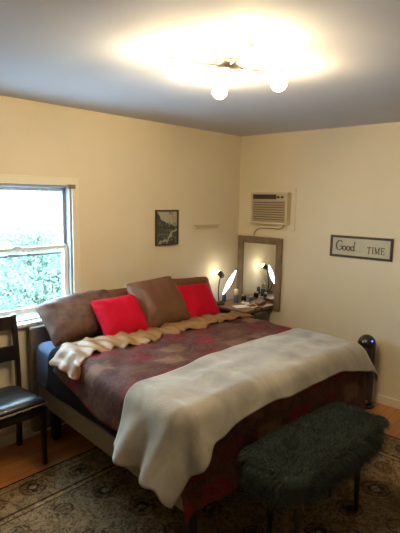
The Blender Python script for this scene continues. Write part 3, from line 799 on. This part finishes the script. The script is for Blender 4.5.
bar(U, zt+hh-0.005, 0.036, 0.005); bar(U+0.0145, zt, 0.0075, hh); bar(U+0.009, zt, 0.018, 0.004); bar(U, zt+hh-0.014, 0.004, 0.014); bar(U+0.032, zt+hh-0.014, 0.004, 0.014)
U += 0.046; bar(U+0.004, zt, 0.0075, hh); bar(U, zt, 0.016, 0.004); bar(U, zt+hh-0.004, 0.016, 0.004)
U += 0.024; bar(U+0.004, zt, 0.005, hh); bar(U+0.036, zt, 0.0075, hh); bar(U, zt, 0.013, 0.004); bar(U+0.032, zt, 0.015, 0.004); bar(U, zt+hh-0.004, 0.010, 0.004); bar(U+0.036, zt+hh-0.004, 0.011, 0.004)
stroke(bm, [(U+0.006, zt+hh-0.001), (U+0.013, zt+hh*0.55), (U+0.022, zt+0.004)], 0.007); stroke(bm, [(U+0.022, zt+0.004), (U+0.031, zt+hh*0.55), (U+0.039, zt+hh-0.001)], 0.005)
U += 0.056; bar(U+0.004, zt, 0.0075, hh); bar(U, zt, 0.034, 0.005); bar(U, zt+hh-0.005, 0.032, 0.005); bar(U+0.01, zt+hh*0.48, 0.017, 0.004); bar(U+0.030, zt, 0.004, 0.015); bar(U+0.028, zt+hh-0.014, 0.004, 0.014); bar(U+0.025, zt+hh*0.4, 0.003, 0.016)
obj('lettering', bm, 'ink', board)['label'] = 'dark serif capitals TIME'
bm = BM()
for k in range(3): tube(bm, [(-0.0125, -(-0.028+k*0.022), 0.064), (-0.010, -(-0.028+k*0.022), 0.064)], 0.0035, 10)
obj('dots', bm, 'inklight', board)['label'] = 'faint row of dots'

pc = thing('framed_picture', 'small black and white landscape picture in a black frame on the back wall', 'picture', (-1.10, 0, 1.39), 0)
bm = BM(); frame(bm, 'y', -0.145, 0.145, 0, 0.33, -0.022, 0, 0.014); obj('frame', bm, 'frameblack', pc, bev=0.003)
bm = BM(); box(bm, -0.133, 0.133, -0.010, -0.004, 0.012, 0.318); obj('print', bm, 'print', pc)
ws = thing('wall_shelf', 'narrow cream ledge fixed to the back wall right of the picture', 'shelf', (-0.535, 0, 1.525), 0)
bm = BM(); box(bm, -0.18, 0.18, -0.03, 0, 0.030, 0.044); obj('ledge', bm, 'ivory', ws, bev=0.002)
bm = BM(); box(bm, -0.175, 0.175, -0.012, 0, 0.0, 0.032); obj('backing_strip', bm, 'ivory', ws, bev=0.002)

# ------------------------------------------------------------------ tower fan
tf = thing('tower_fan', 'glossy black tower fan with a blue light, against the right wall', 'fan', (-0.15, -1.60, 0), D(35)); tf.scale = (1, 1, 1.05)
bm = lathe(BM(), [(0,0),(0.10,0),(0.104,0.008),(0.098,0.022),(0.05,0.032),(0,0.033)], 32); obj('base', bm, 'fan', tf, smooth=True)
prof = [(0,0.025),(0.082,0.025),(0.078,0.06),(0.077,0.3),(0.078,0.54)]; obj('column', lathe(BM(), prof+[(0.0,0.541)], 32), 'fan', tf, smooth=True)
prof = [(0.0795, 0.537)] + [(0.0795*math.cos(a), 0.545+0.082*math.sin(a)) for a in [k*PI/20 for k in range(11)]]
prof[-1] = (0, prof[-1][1])
top = obj('domed_cap', lathe(BM(), prof, 32), 'fan', tf, smooth=True)
bm = BM()
for k in range(17):
    a = -PI/2 + (k-8)*0.13
    box(bm, -0.0018, 0.0018, -0.0785, -0.074, 0.10, 0.50, Matrix.Rotation(a+PI/2-PI/2*1.0, 4, 'Z'))
obj('air_grille', bm, 'fangrille', tf)
bm = BM(); bmesh.ops.create_uvsphere(bm, u_segments=10, v_segments=6, radius=0.006)
il = obj('indicator_light', bm, 'blueled', top, smooth=True)
il.location = (-0.060, -0.030, 0.587)
il['label'] = 'small blue indicator light'

# ------------------------------------------------------------------ ceiling lamp
cl = thing('ceiling_lamp', 'lit ceiling lamp with several bare bulbs', 'lamp', (-2.30, -1.70, H), 0)
bm = lathe(BM(), [(0,0),(0.065,0),(0.065,-0.012),(0.05,-0.028),(0.018,-0.034),(0,-0.035)], 28); obj('canopy', bm, 'steel', cl, smooth=True)
spots = [(-0.27, 0.10), (0.20, 0.22), (-0.20, -0.28), (0.24, -0.14)]
for x, y in spots:
    d = Vector((x, y, 0)).normalized()
    arm = obj('arm', tube(BM(), smoothpath([(d.x*0.03, d.y*0.03, -0.02), (x*0.6, y*0.6, -0.026), (x-d.x*0.02, y-d.y*0.02, -0.022)], 5), 0.007, 8), 'steel', cl, smooth=True)
    bm = lathe(BM(), [(0,0.012),(0.018,0.012),(0.020,0.0),(0.018,-0.022),(0,-0.022)], 14, c=(x, y, -0.022)); obj('socket', bm, 'steel', arm, smooth=True)
    bm = BM(); bmesh.ops.create_uvsphere(bm, u_segments=12, v_segments=8, radius=0.041, matrix=Matrix.Translation((x, y, -0.078)))
    obj('bulb', bm, 'bulb', arm, smooth=True)
